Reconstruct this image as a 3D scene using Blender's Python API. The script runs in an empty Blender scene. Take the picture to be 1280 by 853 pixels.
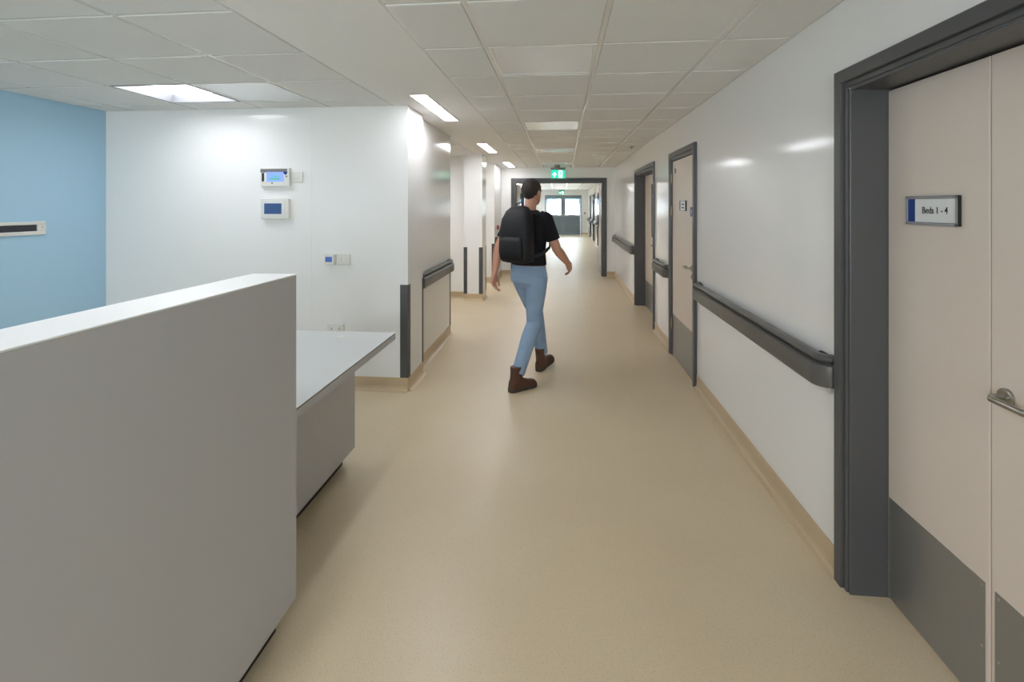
import bpy, bmesh, math, random
from mathutils import Vector, Matrix
random.seed(7)
C = bpy.context.scene.collection
PI = math.pi

# ------------------------------------------------------------------ materials
def lin(c):
    return tuple(((v / 255) / 12.92 if v / 255 <= .04045 else ((v / 255 + .055) / 1.055) ** 2.4) for v in c) + (1.0,)

def mat(name, rgb, rough=.5, metal=0.0, spec=.5, coat=0.0, coat_rough=.05, bump=None, var=None):
    m = bpy.data.materials.new(name); m.use_nodes = True
    nt = m.node_tree; b = nt.nodes['Principled BSDF']
    b.inputs['Base Color'].default_value = lin(rgb)
    b.inputs['Roughness'].default_value = rough
    b.inputs['Metallic'].default_value = metal
    b.inputs['Specular IOR Level'].default_value = spec
    b.inputs['Coat Weight'].default_value = coat
    b.inputs['Coat Roughness'].default_value = coat_rough
    if bump or var:
        tc = nt.nodes.new('ShaderNodeTexCoord')
    if bump:
        sc_, st = bump
        n = nt.nodes.new('ShaderNodeTexNoise'); n.inputs['Scale'].default_value = sc_; n.inputs['Detail'].default_value = 3
        nt.links.new(tc.outputs['Object'], n.inputs['Vector'])
        bp = nt.nodes.new('ShaderNodeBump'); bp.inputs['Strength'].default_value = st; bp.inputs['Distance'].default_value = .02
        nt.links.new(n.outputs['Fac'], bp.inputs['Height']); nt.links.new(bp.outputs['Normal'], b.inputs['Normal'])
    if var:
        sc_, rgb2 = var
        n = nt.nodes.new('ShaderNodeTexNoise'); n.inputs['Scale'].default_value = sc_; n.inputs['Detail'].default_value = 4
        nt.links.new(tc.outputs['Object'], n.inputs['Vector'])
        mx = nt.nodes.new('ShaderNodeMix'); mx.data_type = 'RGBA'
        mx.inputs['A'].default_value = lin(rgb); mx.inputs['B'].default_value = lin(rgb2)
        nt.links.new(n.outputs['Fac'], mx.inputs['Factor']); nt.links.new(mx.outputs['Result'], b.inputs['Base Color'])
    return m

def emit(name, rgb, strength, base=(235, 235, 235)):
    m = mat(name, base, .4)
    b = m.node_tree.nodes['Principled BSDF']
    b.inputs['Emission Color'].default_value = lin(rgb)
    b.inputs['Emission Strength'].default_value = strength
    return m

M = {}
M['wall'] = mat('glossy white wall cladding', (236, 236, 235), .12, spec=.5, bump=(1.3, .006))
M['wall_matt'] = mat('white painted wall', (236, 236, 234), .4)
M['blue'] = mat('pale blue wall', (170, 207, 231), .4)
M['plaster'] = mat('white plasterboard ceiling', (232, 231, 228), .7)
M['tile'] = mat('ceiling tile', (226, 226, 224), .85, spec=.2, bump=(220, .15))
M['tee'] = mat('ceiling tee bar', (226, 225, 221), .22)
M['gap'] = mat('ceiling void', (120, 117, 110), .9)
M['frame'] = mat('dark grey painted door frame', (82, 82, 83), .36, spec=.4)
M['rail'] = mat('dark grey vinyl handrail', (92, 90, 87), .36, spec=.4, bump=(500, .03))
M['rail_top'] = mat('dark grey smooth handrail grip', (86, 85, 84), .28, spec=.5)
M['guard'] = mat('dark grey corner guard', (76, 76, 76), .45)
M['leaf'] = mat('beige door laminate', (220, 208, 197), .42, var=(3, (216, 203, 191)))
M['edge'] = mat('pale door edge lipping', (170, 154, 138), .5)
M['steel'] = mat('brushed steel', (150, 147, 140), .42, metal=.85, bump=(90, .02))
M['kick'] = mat('grey kick plate', (150, 149, 146), .30, metal=.6, bump=(60, .03))
M['brushed'] = mat('satin stainless steel', (176, 172, 163), .28, metal=1.0)
M['desk'] = mat('grey desk laminate', (181, 181, 183), .5)
M['desk_top'] = mat('pale grey worktop', (208, 211, 212), .35)
M['desk_cap'] = mat('white desk capping', (226, 228, 228), .4)
M['desk_edge'] = mat('dark worktop edge line', (96, 92, 86), .5)
M['black'] = mat('black plastic', (18, 18, 20), .5)
M['darkgrey'] = mat('dark louvre', (48, 48, 54), .55)
M['white_plastic'] = mat('white plastic', (224, 223, 218), .4)
M['grey_plastic'] = mat('grey plastic', (120, 120, 122), .4)
M['alu'] = mat('satin aluminium', (158, 158, 162), .4, metal=.55)
M['sign_white'] = mat('sign white face', (222, 224, 224), .35)
M['sign_blue'] = mat('sign blue', (0, 52, 128), .4)
M['ink'] = mat('sign lettering', (32, 34, 38), .5)
M['disc_blue'] = mat('blue safety disc', (66, 84, 140), .4)
M['red'] = mat('red call point', (176, 24, 26), .35)
M['panel_off'] = mat('unlit acrylic ceiling panel', (230, 233, 236), .15, spec=.8)
M['reflector'] = mat('grey recess lining', (112, 114, 118), .5)
M['light'] = emit('lit linear diffuser', (248, 249, 255), 10.5)
M['light_panel'] = emit('lit square diffuser', (248, 250, 255), 4.2)
M['light_added'] = emit('added alcove light diffuser', (248, 250, 255), 9.0)  # for the unseen alcove lights added to brighten the middle of the corridor
M['screen_lit'] = emit('lit blue screen', (140, 170, 245), .42, (60, 80, 130))
M['screen_dim'] = emit('dim blue screen', (52, 88, 140), .10, (50, 78, 120))
M['screen_small'] = emit('small blue display', (80, 112, 180), .12, (66, 96, 160))
M['green_bar'] = emit('green screen text', (70, 190, 150), .25, (60, 140, 110))
M['exit_green'] = emit('lit exit green', (0, 205, 168), .5, (0, 150, 115))
M['exit_white'] = emit('lit exit white', (240, 255, 250), .8)
M['dark_door'] = mat('grey powder coated door', (112, 126, 134), .4)
M['dark_panel'] = mat('grey door panel', (104, 118, 126), .45)
M['alu_bar'] = mat('push bar', (190, 196, 200), .35, metal=.6)
M['brass'] = mat('dull hinge steel', (150, 142, 118), .4, metal=.8)
# floor: speckled vinyl
def floor_mat():
    m = mat('beige speckled vinyl', (205, 183, 148), .34, spec=.45)
    nt = m.node_tree; b = nt.nodes['Principled BSDF']
    tc = nt.nodes.new('ShaderNodeTexCoord')
    def noise(scale, detail=2):
        n = nt.nodes.new('ShaderNodeTexNoise'); n.inputs['Scale'].default_value = scale; n.inputs['Detail'].default_value = detail
        nt.links.new(tc.outputs['Object'], n.inputs['Vector']); return n
    def ramp(n, a, b_):
        r = nt.nodes.new('ShaderNodeValToRGB'); r.color_ramp.elements[0].position = a; r.color_ramp.elements[1].position = b_
        nt.links.new(n.outputs['Fac'], r.inputs['Fac']); return r
    def mix(fac, A, B):
        mx = nt.nodes.new('ShaderNodeMix'); mx.data_type = 'RGBA'
        nt.links.new(fac, mx.inputs['Factor'])
        for k, v in (('A', A), ('B', B)):
            if isinstance(v, tuple): mx.inputs[k].default_value = lin(v)
            else: nt.links.new(v, mx.inputs[k])
        return mx.outputs['Result']
    big = ramp(noise(1.6, 4), .3, .7)
    base = mix(big.outputs['Color'], (211, 193, 163), (215, 199, 170))
    s1 = ramp(noise(190, 2), .60, .68)
    c1 = mix(s1.outputs['Color'], base, (188, 167, 134))
    s2 = ramp(noise(260, 2), .62, .70)
    c2 = mix(s2.outputs['Color'], c1, (220, 203, 174))
    nt.links.new(c2, b.inputs['Base Color'])
    return m
M['floor'] = floor_mat()
M['skirt'] = mat('beige coved skirting', (203, 183, 152), .36, var=(300, (190, 169, 136)))
def glass_mat():
    m = bpy.data.materials.new('clear glazing'); m.use_nodes = True
    nt = m.node_tree; nt.nodes.clear()
    o = nt.nodes.new('ShaderNodeOutputMaterial'); mx = nt.nodes.new('ShaderNodeMixShader')
    t = nt.nodes.new('ShaderNodeBsdfTransparent'); g = nt.nodes.new('ShaderNodeBsdfGlossy')
    t.inputs['Color'].default_value = (.92, .96, .97, 1); g.inputs['Roughness'].default_value = .03
    f = nt.nodes.new('ShaderNodeFresnel'); f.inputs['IOR'].default_value = 1.45
    nt.links.new(f.outputs['Fac'], mx.inputs['Fac']); nt.links.new(t.outputs[0], mx.inputs[1]); nt.links.new(g.outputs[0], mx.inputs[2])
    nt.links.new(mx.outputs[0], o.inputs['Surface'])
    return m
M['glass'] = glass_mat()
M['vision'] = mat('dark vision panel', (58, 62, 66), .08, spec=.6)

# ------------------------------------------------------------------ mesh helpers
def box(bm, x0, x1, y0, y1, z0, z1, bev=0.0, seg=2, mi=0):
    x0, x1 = min(x0, x1), max(x0, x1); y0, y1 = min(y0, y1), max(y0, y1); z0, z1 = min(z0, z1), max(z0, z1)
    t = bmesh.new(); bmesh.ops.create_cube(t, size=1)
    for v in t.verts:
        v.co = Vector((x0 + (v.co.x + .5) * (x1 - x0), y0 + (v.co.y + .5) * (y1 - y0), z0 + (v.co.z + .5) * (z1 - z0)))
    if bev > 0:
        bmesh.ops.bevel(t, geom=t.edges[:], offset=bev, segments=seg, affect='EDGES', profile=.5)
    add(bm, t, mi)

def add(bm, t, mi=0, mtx=None):
    vm = {}
    for v in t.verts: vm[v] = bm.verts.new(mtx @ v.co if mtx else v.co)
    for f in t.faces:
        try:
            nf = bm.faces.new([vm[v] for v in f.verts]); nf.material_index = mi if mi else f.material_index; nf.smooth = f.smooth
        except ValueError: pass
    t.free()

def quads(bm, rings, closed=True, cap=True, mi=0, smooth=False):
    """rings: list of equally long lists of points; skinned into a surface."""
    R = [[bm.verts.new(p) for p in r] for r in rings]
    n = len(R[0])
    for a, b in zip(R, R[1:]):
        for i in range(n if closed else n - 1):
            j = (i + 1) % n
            try:
                f = bm.faces.new((a[i], a[j], b[j], b[i])); f.material_index = mi; f.smooth = smooth
            except ValueError: pass
    if cap:
        for r in (R[0][::-1], R[-1]):
            try: f = bm.faces.new(r); f.material_index = mi
            except ValueError: pass
    return R

def cyl(bm, p0, p1, r0, r1=None, n=20, mi=0):
    r1 = r0 if r1 is None else r1
    p0, p1 = Vector(p0), Vector(p1); d = (p1 - p0).normalized()
    u = d.orthogonal().normalized(); w = d.cross(u)
    ring = lambda p, r: [p + r * (math.cos(2 * PI * k / n) * u + math.sin(2 * PI * k / n) * w) for k in range(n)]
    quads(bm, [ring(p0, r0), ring(p1, r1)], mi=mi, smooth=False)

def tube(bm, pts, rad, n=12, mi=0, caps=True):
    pts = [Vector(p) for p in pts]
    if not isinstance(rad, (list, tuple)): rad = [rad] * len(pts)
    rings = []; u = None
    for i, p in enumerate(pts):
        d = (pts[min(i + 1, len(pts) - 1)] - pts[max(i - 1, 0)]).normalized()
        u = d.orthogonal().normalized() if u is None else (u - d * u.dot(d)).normalized()
        w = d.cross(u)
        rings.append((p, d, u, w, rad[i]))
    R = [[p + r * (math.cos(2 * PI * k / n) * u + math.sin(2 * PI * k / n) * w) for k in range(n)] for p, d, u, w, r in rings]
    if caps:   # round ends
        p, d, u, w, r = rings[0]
        pre = [[p - d * r * math.sin(a) + r * math.cos(a) * (math.cos(2 * PI * k / n) * u + math.sin(2 * PI * k / n) * w) for k in range(n)] for a in (1.35, .9, .45)]
        p, d, u, w, r = rings[-1]
        post = [[p + d * r * math.sin(a) + r * math.cos(a) * (math.cos(2 * PI * k / n) * u + math.sin(2 * PI * k / n) * w) for k in range(n)] for a in (.45, .9, 1.35)]
        R = pre + R + post
    quads(bm, R, mi=mi, smooth=True)

def link(name, bm, mats, parent=None, smooth=None):
    bmesh.ops.recalc_face_normals(bm, faces=bm.faces[:])
    if parent is not None:
        off = Vector(parent.matrix_world.translation) if parent.type != 'EMPTY' or parent.parent else Vector(parent.location)
        off = BASE.get(parent.name, Vector((0, 0, 0)))
        if off.length: bmesh.ops.translate(bm, verts=bm.verts[:], vec=-off)
    me = bpy.data.meshes.new(name); bm.to_mesh(me); bm.free()
    for m in (mats if isinstance(mats, (list, tuple)) else [mats]): me.materials.append(m)
    o = bpy.data.objects.new(name, me); C.objects.link(o)
    if parent is not None:
        o.parent = parent; BASE[o.name] = BASE.get(parent.name, Vector((0, 0, 0)))
    return o

BASE = {}
def thing(name, label, cat, loc=(0, 0, 0), group=None):
    o = bpy.data.objects.new(name, None); C.objects.link(o); o.location = loc; o.empty_display_size = .1
    BASE[o.name] = Vector(loc)
    o['label'] = label; o['category'] = cat
    if group: o['group'] = group
    return o

def tag(o, label, cat, group=None):
    o['label'] = label; o['category'] = cat
    if group: o['group'] = group
    return o

def based(o, p):
    """give a top-level mesh its origin at its base"""
    p = Vector(p); o.data.transform(Matrix.Translation(-p)); o.location = p; return o

def struct(name, label, cat, bm, mats, parent=None):
    o = link(name, bm, mats, parent); o['kind'] = 'structure'
    if parent is None: o['label'] = label; o['category'] = cat
    return o

def structure_root(name, label, cat, loc):
    o = thing(name, label, cat, loc); o['kind'] = 'structure'; return o

# ------------------------------------------------------------------ the place (metres; camera stands at the origin looking down +Y)
XR, XL, YF, YE, H = 1.151, -1.345, 11.2, 27.0, 2.40
YB = -3.6
DA, DB, DC = (.69, 2.14), (4.53, 5.40), (6.50, 8.00)          # openings in the wall on the right
XFR, XFL = 1.38, -1.42                                         # the corridor beyond the fire doors

# floor
bm = bmesh.new(); box(bm, -4.3, 1.7, YB - .2, YE + .15, -.12, 0)
struct('floor', 'beige speckled vinyl floor running down the whole corridor', 'floor', bm, M['floor'])

def wall_y(bm, x0, x1, y0, y1, opens=(), top=2.62):
    """wall running along Y with openings (y0, y1, height)"""
    y = y0
    for a, b, h in sorted(opens):
        box(bm, x0, x1, y, a, 0, top); box(bm, x0, x1, a, b, h, top); y = b
    box(bm, x0, x1, y, y1, 0, top)
def wall_x(bm, y0, y1, x0, x1, opens=(), top=2.62):
    x = x0
    for a, b, h in sorted(opens):
        box(bm, x, a, y0, y1, 0, top); box(bm, a, b, y0, y1, h, top); x = b
    box(bm, x, x1, y0, y1, 0, top)

HD = 2.02
bm = bmesh.new(); wall_y(bm, XR, XR + .20, YB, YF, [(a - .012, b + .012, HD + .012) for a, b in (DA, DB, DC)])
box(bm, XR + .186, XR + .20, YB, YF, 0, 2.62)  # unseen skin behind the door openings, keeps sky light from leaking in
struct('wall_right', 'glossy white wall with three grey framed doors', 'wall', bm, M['wall'])
bm = bmesh.new(); wall_x(bm, 4.12, 4.32, -4.05, -1.50)
struct('wall_reception', 'white wall behind the desk carrying the control screens', 'wall', bm, M['wall'])
b = bmesh.new(); box(b, -2.134, -2.130, 4.1188, 4.1215, .113, H); struct('panel_joint', '', '', b, M['plaster'], bpy.data.objects['wall_reception'])
bm = bmesh.new(); box(bm, -1.50, -1.285, 4.12, 4.58, 0, 2.62)
struct('wall_pier', 'white wall end where the reception bay meets the corridor', 'wall', bm, M['wall'])
bm = bmesh.new(); box(bm, -1.55, XL, 4.58, 6.0, 0, 2.62)
struct('wall_left', 'glossy corridor wall with short handrail opposite the doors', 'wall', bm, M['wall'])
bm = bmesh.new(); box(bm, -3.3, -1.60, 8.33, 8.50, 0, 2.62)
struct('wall_alcove', 'white wall at the back of the first side alcove', 'wall', bm, M['wall_matt'])
bm = bmesh.new(); box(bm, -1.60, -1.295, 8.15, 8.55, 0, 2.62)
struct('wall_pillar', 'square white pillar with two dark corner guards', 'pillar', bm, M['wall'])
bm = bmesh.new(); box(bm, -3.3, -1.35, 10.05, 10.2, 0, 2.62); box(bm, -1.50, -1.35, 10.2, YF, 0, 2.62)
struct('wall_corner', 'white wall corner just before the open fire doors', 'wall', bm, M['wall_matt'])
bm = bmesh.new(); wall_x(bm, YF, YF + .15, -1.50, 1.70, [(-1.027, .875, 2.062)])
struct('wall_far', 'white wall around the open fire doorway', 'wall', bm, M['wall_matt'])
bm = bmesh.new(); box(bm, -4.25, -4.05, YB, 4.32, 0, 2.62)
struct('wall_blue', 'pale blue wall at the side of the reception', 'wall', bm, M['blue'])
RW = [(-3.2, -2.2, 1.05), (-.75, .65, .95)]          # unseen glazed openings added behind the viewer to bring in more daylight
bm = bmesh.new(); wall_x(bm, YB - .15, YB, -4.25, 1.35, [(a, c, 2.15) for a, c, z in RW])
for a, c, z in RW: box(bm, a, c, YB - .15, YB, 0, z)
struct('wall_rear', 'white wall behind the viewer', 'wall', bm, M['wall_matt'])
for i, (a, c, z) in enumerate(RW):
    wn = structure_root('window_%d' % (i + 1), ('unseen window added behind the viewer to light the reception', 'unseen window added behind the viewer to light the corridor')[i], 'window', ((a + c) / 2, YB, z))
    b = bmesh.new()
    for q in ((a, a + .05, z, 2.15), (c - .05, c, z, 2.15), (a, c, z, z + .05), (a, c, 2.10, 2.15), ((a + c) / 2 - .025, (a + c) / 2 + .025, z, 2.15)): box(b, q[0], q[1], YB - .11, YB - .05, q[2], q[3], .004, 1)
    link('window_frame', b, M['frame'], wn)
    for k in range(2):
        m0 = a + .05 if k == 0 else (a + c) / 2 + .025; m1 = (a + c) / 2 - .025 if k == 0 else c - .05
        b = bmesh.new(); box(b, m0 - .005, m1 + .005, YB - .084, YB - .078, z + .045, 2.105); link('glass_pane', b, M['glass'], wn)
    pl_ = bpy.data.lights.new('daylight_portal', 'AREA'); pl_.shape = 'RECTANGLE'; pl_.size = c - a; pl_.size_y = 2.15 - z; pl_.cycles.is_portal = True
    po = bpy.data.objects.new('daylight_portal', pl_); C.objects.link(po); po.location = ((a + c) / 2, YB - .12, (z + 2.15) / 2); po.rotation_euler = (PI / 2, 0, 0)

bm = bmesh.new(); box(bm, -3.45, -3.3, 4.32, 11.35, 0, 2.62)
struct('wall_side', 'white wall at the far side of the alcoves', 'wall', bm, M['wall_matt'])
# beyond the fire doors
FR = [(18.2, 19.7, HD), (21.6, 22.6, HD), (24.2, 25.2, HD)]
FL = [(17.2, 18.7, HD), (21.3, 22.3, HD), (25.1, 26.1, HD)]
bm = bmesh.new(); wall_y(bm, XFR, XFR + .15, YF + .15, YE, [(a - .012, b + .012, h + .012) for a, b, h in FR])
struct('wall_far_right', 'white wall of the end corridor with a row of doors', 'wall', bm, M['wall'])
bm = bmesh.new(); wall_y(bm, XFL - .15, XFL, YF + .15, YE, [(a - .012, b + .012, h + .012) for a, b, h in FL])
box(bm, XFL - .165, XFL - .151, YF + .15, YE, 0, 2.62)
struct('wall_far_left', 'white wall of the end corridor behind the walker', 'wall', bm, M['wall'])
bm = bmesh.new(); wall_x(bm, YE, YE + .15, -1.57, 1.70, [(-.872, 1.002, 2.062)])
struct('wall_end', 'white end wall around the glazed exit doors', 'wall', bm, M['wall_matt'])

# ------------------------------------------------------------------ ceiling
def in_zone_tiles(x_lines, y0, y1, first=2.635):
    ys = [y0]; k = math.floor((y0 - first) / .6) + 1
    while first + .6 * k < y1 - .02: ys.append(first + .6 * k); k += 1
    ys.append(y1)
    return ys
LIGHT_ROWS = [-2.165, .235, 2.635, 5.035, 7.435, 9.835]
zones = [([-.75, -.403, .197, .797, XR], YB, YF),
         ([XFL, -1.003, -.403, .197, .797, XFR], YF + .15, YE),
         ([-4.05, -3.77, -3.17, -2.57, -1.97, -1.40], YB, 4.12),
         ([-3.3, -3.17, -2.57, -1.97, -1.40], 6.0, 8.33),
         ([-3.3, -3.17, -2.57, -1.97, -1.40], 8.55, 10.05)]
LEFT_LIT = (-3.17, 3.235); LEFT_OFF = (-2.57, 3.235)
tiles = bmesh.new(); tees = bmesh.new()
HIDE = set()
for zi, (xs, y0, y1) in enumerate(zones):
    ys = in_zone_tiles(xs, y0, y1)
    for xa, xb in zip(xs, xs[1:]):
        for ya, yb in zip(ys, ys[1:]):
            if zi == 0 and abs(xa + .403) < .01 and any(abs(ya - r) < .01 for r in LIGHT_ROWS): continue
            if zi == 2 and abs(ya - 3.235) < .01 and abs(xa + 3.17) < .01: continue
            if zi == 2 and abs(ya - 3.235) < .01 and abs(xa + 2.57) < .01: continue
            if zi in (3, 4) and abs(xa + 2.57) < .01 and (abs(ya - 6.835) < .01 or abs(ya - 9.235) < .01): continue
            if zi == 2 and abs(ya + .365) < .01 and abs(xa + 3.17) < .01: continue
            g = .0135; dz = random.uniform(0, .0016)
            box(tiles, xa + g, xb - g, ya + g, yb - g, H - .005 + dz, H + .014, .002, 1)
    for i, x in enumerate(xs):
        w = .012
        box(tees, x - (w if i else 0), x + (w if i < len(xs) - 1 else 0), y0, y1, H, H + .012)
    for i, y in enumerate(ys):
        box(tees, xs[0], xs[-1], y - (.012 if i else 0), y + (.012 if i < len(ys) - 1 else 0), H + .0003, H + .012)
# plasterboard margins over everything that is not tiled, and the slab above
box(tiles, -1.40, -.75, YB, YF, H - .003, H + .05, mi=1)
box(tiles, -1.60, -1.40, 8.15, 8.55, H - .003, H + .05, mi=1)
box(tiles, -3.45, -1.40, 8.33, 8.56, H - .003, H + .05, mi=1)
box(tiles, -4.25, 1.6, YB - .15, YE + .15, H + .16, H + .22, mi=1)
cei = struct('ceiling', 'white suspended tile ceiling with a plain plasterboard margin', 'ceiling', tiles, [M['tile'], M['plaster']])
struct('ceiling_grid', '', '', tees, M['tee'], cei)

# ------------------------------------------------------------------ lights
def linear_light(y, label):
    t = thing('linear_ceiling_light', label, 'ceiling light', (-1.08, y + .59, H - .012), 'slim ceiling lights along the plasterboard margin')
    b = bmesh.new()
    for a in ((-1.150, -1.140, y, y + 1.18), (-1.020, -1.010, y, y + 1.18), (-1.14, -1.02, y, y + .01), (-1.14, -1.02, y + 1.17, y + 1.18)):
        box(b, a[0], a[1], a[2], a[3], H - .009, H - .003, .001, 1)
    link('trim_frame', b, M['white_plastic'], t)
    b = bmesh.new(); box(b, -1.14, -1.02, y + .01, y + 1.17, H - .007, H - .003)
    link('diffuser', b, M['light'], t)
for y, l in ((-2.30, 'slim lit linear light added unseen behind the viewer, continuing the row'), (.70, 'slim lit linear light above the reception desk'),  # the one behind the viewer is an extra, at the row's spacing
             (3.71, 'slim lit linear light closest to the reception wall corner'), (6.71, 'slim lit linear light outside the first side alcove'),
             (9.71, 'slim lit linear light just before the open fire doorway'), (12.7, 'slim lit linear light just past the open fire doorway'),
             (15.7, 'slim lit linear light over the walker in the end corridor'), (18.7, 'slim lit linear light midway along the end corridor'),
             (21.7, 'slim lit linear light seen through the doorway, nearer of two'), (24.7, 'slim lit linear light closest to the glazed exit doors')):
    linear_light(y, l)

def panel_off(x, y, label):
    t = thing('ceiling_panel_light', label, 'ceiling light', (x + .3, y + .3, H - .004), 'flat unlit square ceiling lights')
    b = bmesh.new()
    for a in ((.013, .03, .013, .587), (.57, .587, .013, .587), (.03, .57, .013, .03), (.03, .57, .57, .587)):
        box(b, x + a[0], x + a[1], y + a[2], y + a[3], H - .004, H + .02, .001, 1)
    link('trim_frame', b, M['white_plastic'], t)
    b = bmesh.new(); box(b, x + .03, x + .57, y + .03, y + .57, H - .001, H + .02)
    link('diffuser', b, M['panel_off'], t)
for y, l in zip(LIGHT_ROWS[2:], ('unlit flat ceiling panel light level with the reception wall', 'unlit flat ceiling panel light, second along the corridor',
                 'unlit flat ceiling panel light, third along the corridor', 'unlit flat ceiling panel light just before the exit sign')):
    panel_off(-.403, y, l)
for y, l in zip(LIGHT_ROWS[:2], ('unlit flat ceiling panel light behind the viewer', 'unlit flat ceiling panel light directly over the viewer')):
    panel_off(-.403, y, l)
panel_off(-2.57, 3.235, 'unlit flat panel light next to the lit square light in reception')

def recessed_light(x, y, label, m='light_panel'):
    t = thing('recessed_ceiling_light', label, 'ceiling light', (x + .3, y + .3, H), 'recessed square lights over reception')
    b = bmesh.new()
    for a in ((.012, .024, .012, .588), (.576, .588, .012, .588), (.024, .576, .012, .024), (.024, .576, .576, .588)):
        box(b, x + a[0], x + a[1], y + a[2], y + a[3], H - .003, H + .085)
    link('reflector_frame', b, M['reflector'], t)
    b = bmesh.new(); box(b, x + .024, x + .576, y + .024, y + .576, H + .066, H + .08)
    link('diffuser', b, M[m], t)
recessed_light(-3.17, 3.235, 'bright lit square ceiling light near the blue wall')
recessed_light(-2.57, 6.835, 'unseen lit square light added inside the first side alcove', 'light_added')  # added out of view to brighten the alcove and corridor
recessed_light(-2.57, 9.235, 'unseen lit square light added inside the second side alcove', 'light_added')  # second added alcove light, also out of view
recessed_light(-3.17, -.365, 'unseen lit square light added over the hidden side of the desk')  # extra light out of view, added for brightness

# ------------------------------------------------------------------ coved skirting
SK = [(0, .113), (.004, .113), (.004, .04), (.009, .02), (.019, .008), (.036, .0015), (.036, 0), (0, 0)]
def skirt(name, label, runs):
    b = bmesh.new()
    for kind, c, s, a0, a1 in runs:      # kind 'x': plane X=c facing s along Y ; 'y': plane Y=c facing s along X
        f = (lambda p, z, a: Vector((c + s * p, a, z))) if kind == 'x' else (lambda p, z, a: Vector((a, c + s * p, z)))
        quads(b, [[f(p, z, a) for p, z in SK] for a in (a0, a1)])
    struct(name, label, 'skirting', b, M['skirt'])
skirt('baseboard_right', 'coved beige skirting below the wall with doors', [('x', XR, -1, YB, .60), ('x', XR, -1, 2.23, 4.445), ('x', XR, -1, 5.485, 6.41), ('x', XR, -1, 8.09, YF)])
skirt('baseboard_reception', 'coved beige skirting below the reception wall', [('y', 4.12, -1, -4.05, -1.285)])
skirt('baseboard_left', 'coved beige skirting round the wall end and short handrail wall', [('x', -1.285, 1, 4.12, 4.58), ('x', XL, 1, 4.58, 6.0)])
skirt('baseboard_alcove', 'coved beige skirting at the back of the first alcove', [('y', 8.33, -1, -3.3, -1.60)])
skirt('baseboard_pillar', 'coved beige skirting round the white pillar', [('y', 8.15, -1, -1.60, -1.295), ('x', -1.295, 1, 8.15, 8.55)])
skirt('baseboard_corner', 'coved beige skirting round the wall corner before the doorway', [('y', 10.05, -1, -3.3, -1.35), ('x', -1.35, 1, 10.05, YF)])
skirt('baseboard_far', 'coved beige skirting either side of the open doorway', [('y', YF, -1, -1.35, -1.145), ('y', YF, -1, .983, XR)])
skirt('baseboard_blue', 'coved beige skirting below the blue wall', [('x', -4.05, 1, YB, 4.12)])
skirt('baseboard_end', 'coved beige skirting beside the glazed exit doors', [('y', YE, -1, XFL, -.91), ('y', YE, -1, 1.04, XFR)])
skirt('baseboard_far_right', 'coved beige skirting of the end corridor below the row of doors', [('x', XFR, -1, YF + .15, 18.11), ('x', XFR, -1, 19.79, 21.51), ('x', XFR, -1, 22.69, 24.11), ('x', XFR, -1, 25.29, YE)])
skirt('baseboard_far_left', 'coved beige skirting of the end corridor behind the walker', [('x', XFL, 1, YF + .15, 17.11), ('x', XFL, 1, 18.79, 21.21), ('x', XFL, 1, 22.39, 25.01), ('x', XFL, 1, 26.19, YE)])

# ------------------------------------------------------------------ doors
FR_DEEP = [(.09, .012), (.09, -.018), (.086, -.021), (.042, -.021), (.038, -.018), (.037, -.003), (.031, -.003), (.029, -.010), (.016, -.010), (.013, -.006),
           (.012, .004), (.008, .004), (.006, -.004), (.001, -.003), (0, 0), (0, .175), (.02, .175), (.02, .012)]
FR_FLUSH = [(.085, .012), (.085, -.024), (.082, -.028), (.036, -.028), (.033, -.025), (.031, -.012), (.004, -.012), (0, -.008), (0, .10), (.02, .10), (.02, .012)]
def frame_sweep(bm, prof, a0, a1, h, f):
    """frame round an opening a0..a1 up to h; profile (outwards from the opening, depth behind the wall face)"""
    st = [lambda o: (a0 - o, 0.0), lambda o: (a0 - o, h + o), lambda o: (a1 + o, h + o), lambda o: (a1 + o, 0.0)]
    quads(bm, [[Vector(f(*((lambda az: (az[0], d, az[1]))(s(o))))) for o, d in prof] for s in st])
def lever_handle(f, a, z, d, sgn, parent, name='lever_handle'):
    """rose and returned lever on a leaf; f maps (along, depth, z); d = leaf face depth; lever runs towards sgn"""
    b = bmesh.new()
    cyl(b, f(a, d, z), f(a, d - .009, z), .026, n=28)
    cyl(b, f(a, d - .009, z), f(a, d - .011, z), .026, .023, n=28)
    o = link('handle_rose', b, M['brushed'], parent)
    pts = [(a, d - .006, z), (a, d - .035, z), (a + sgn * .004, d - .046, z), (a + sgn * .014, d - .054, z), (a + sgn * .03, d - .056, z)]
    pts += [(a + sgn * t, d - .056, z) for t in (.06, .10, .115)] + [(a + sgn * .125, d - .053, z), (a + sgn * .131, d - .044, z), (a + sgn * .132, d - .02, z)]
    b = bmesh.new(); tube(b, [f(*p) for p in pts], .0095, 14)
    return link(name, b, M['brushed'], parent)

fX = lambda a, d, z: (XR + d, a, z)
def fbox(bm, f, a0, a1, d0, d1, z0, z1, bev=0, seg=2, mi=0):
    p, q = f(a0, d0, z0), f(a1, d1, z1); box(bm, p[0], q[0], p[1], q[1], p[2], q[2], bev, seg, mi)
def screw(bm, f, a, d, z):
    cyl(bm, f(a, d, z), f(a, d - .0012, z), .0045, .0035, n=12)

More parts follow.
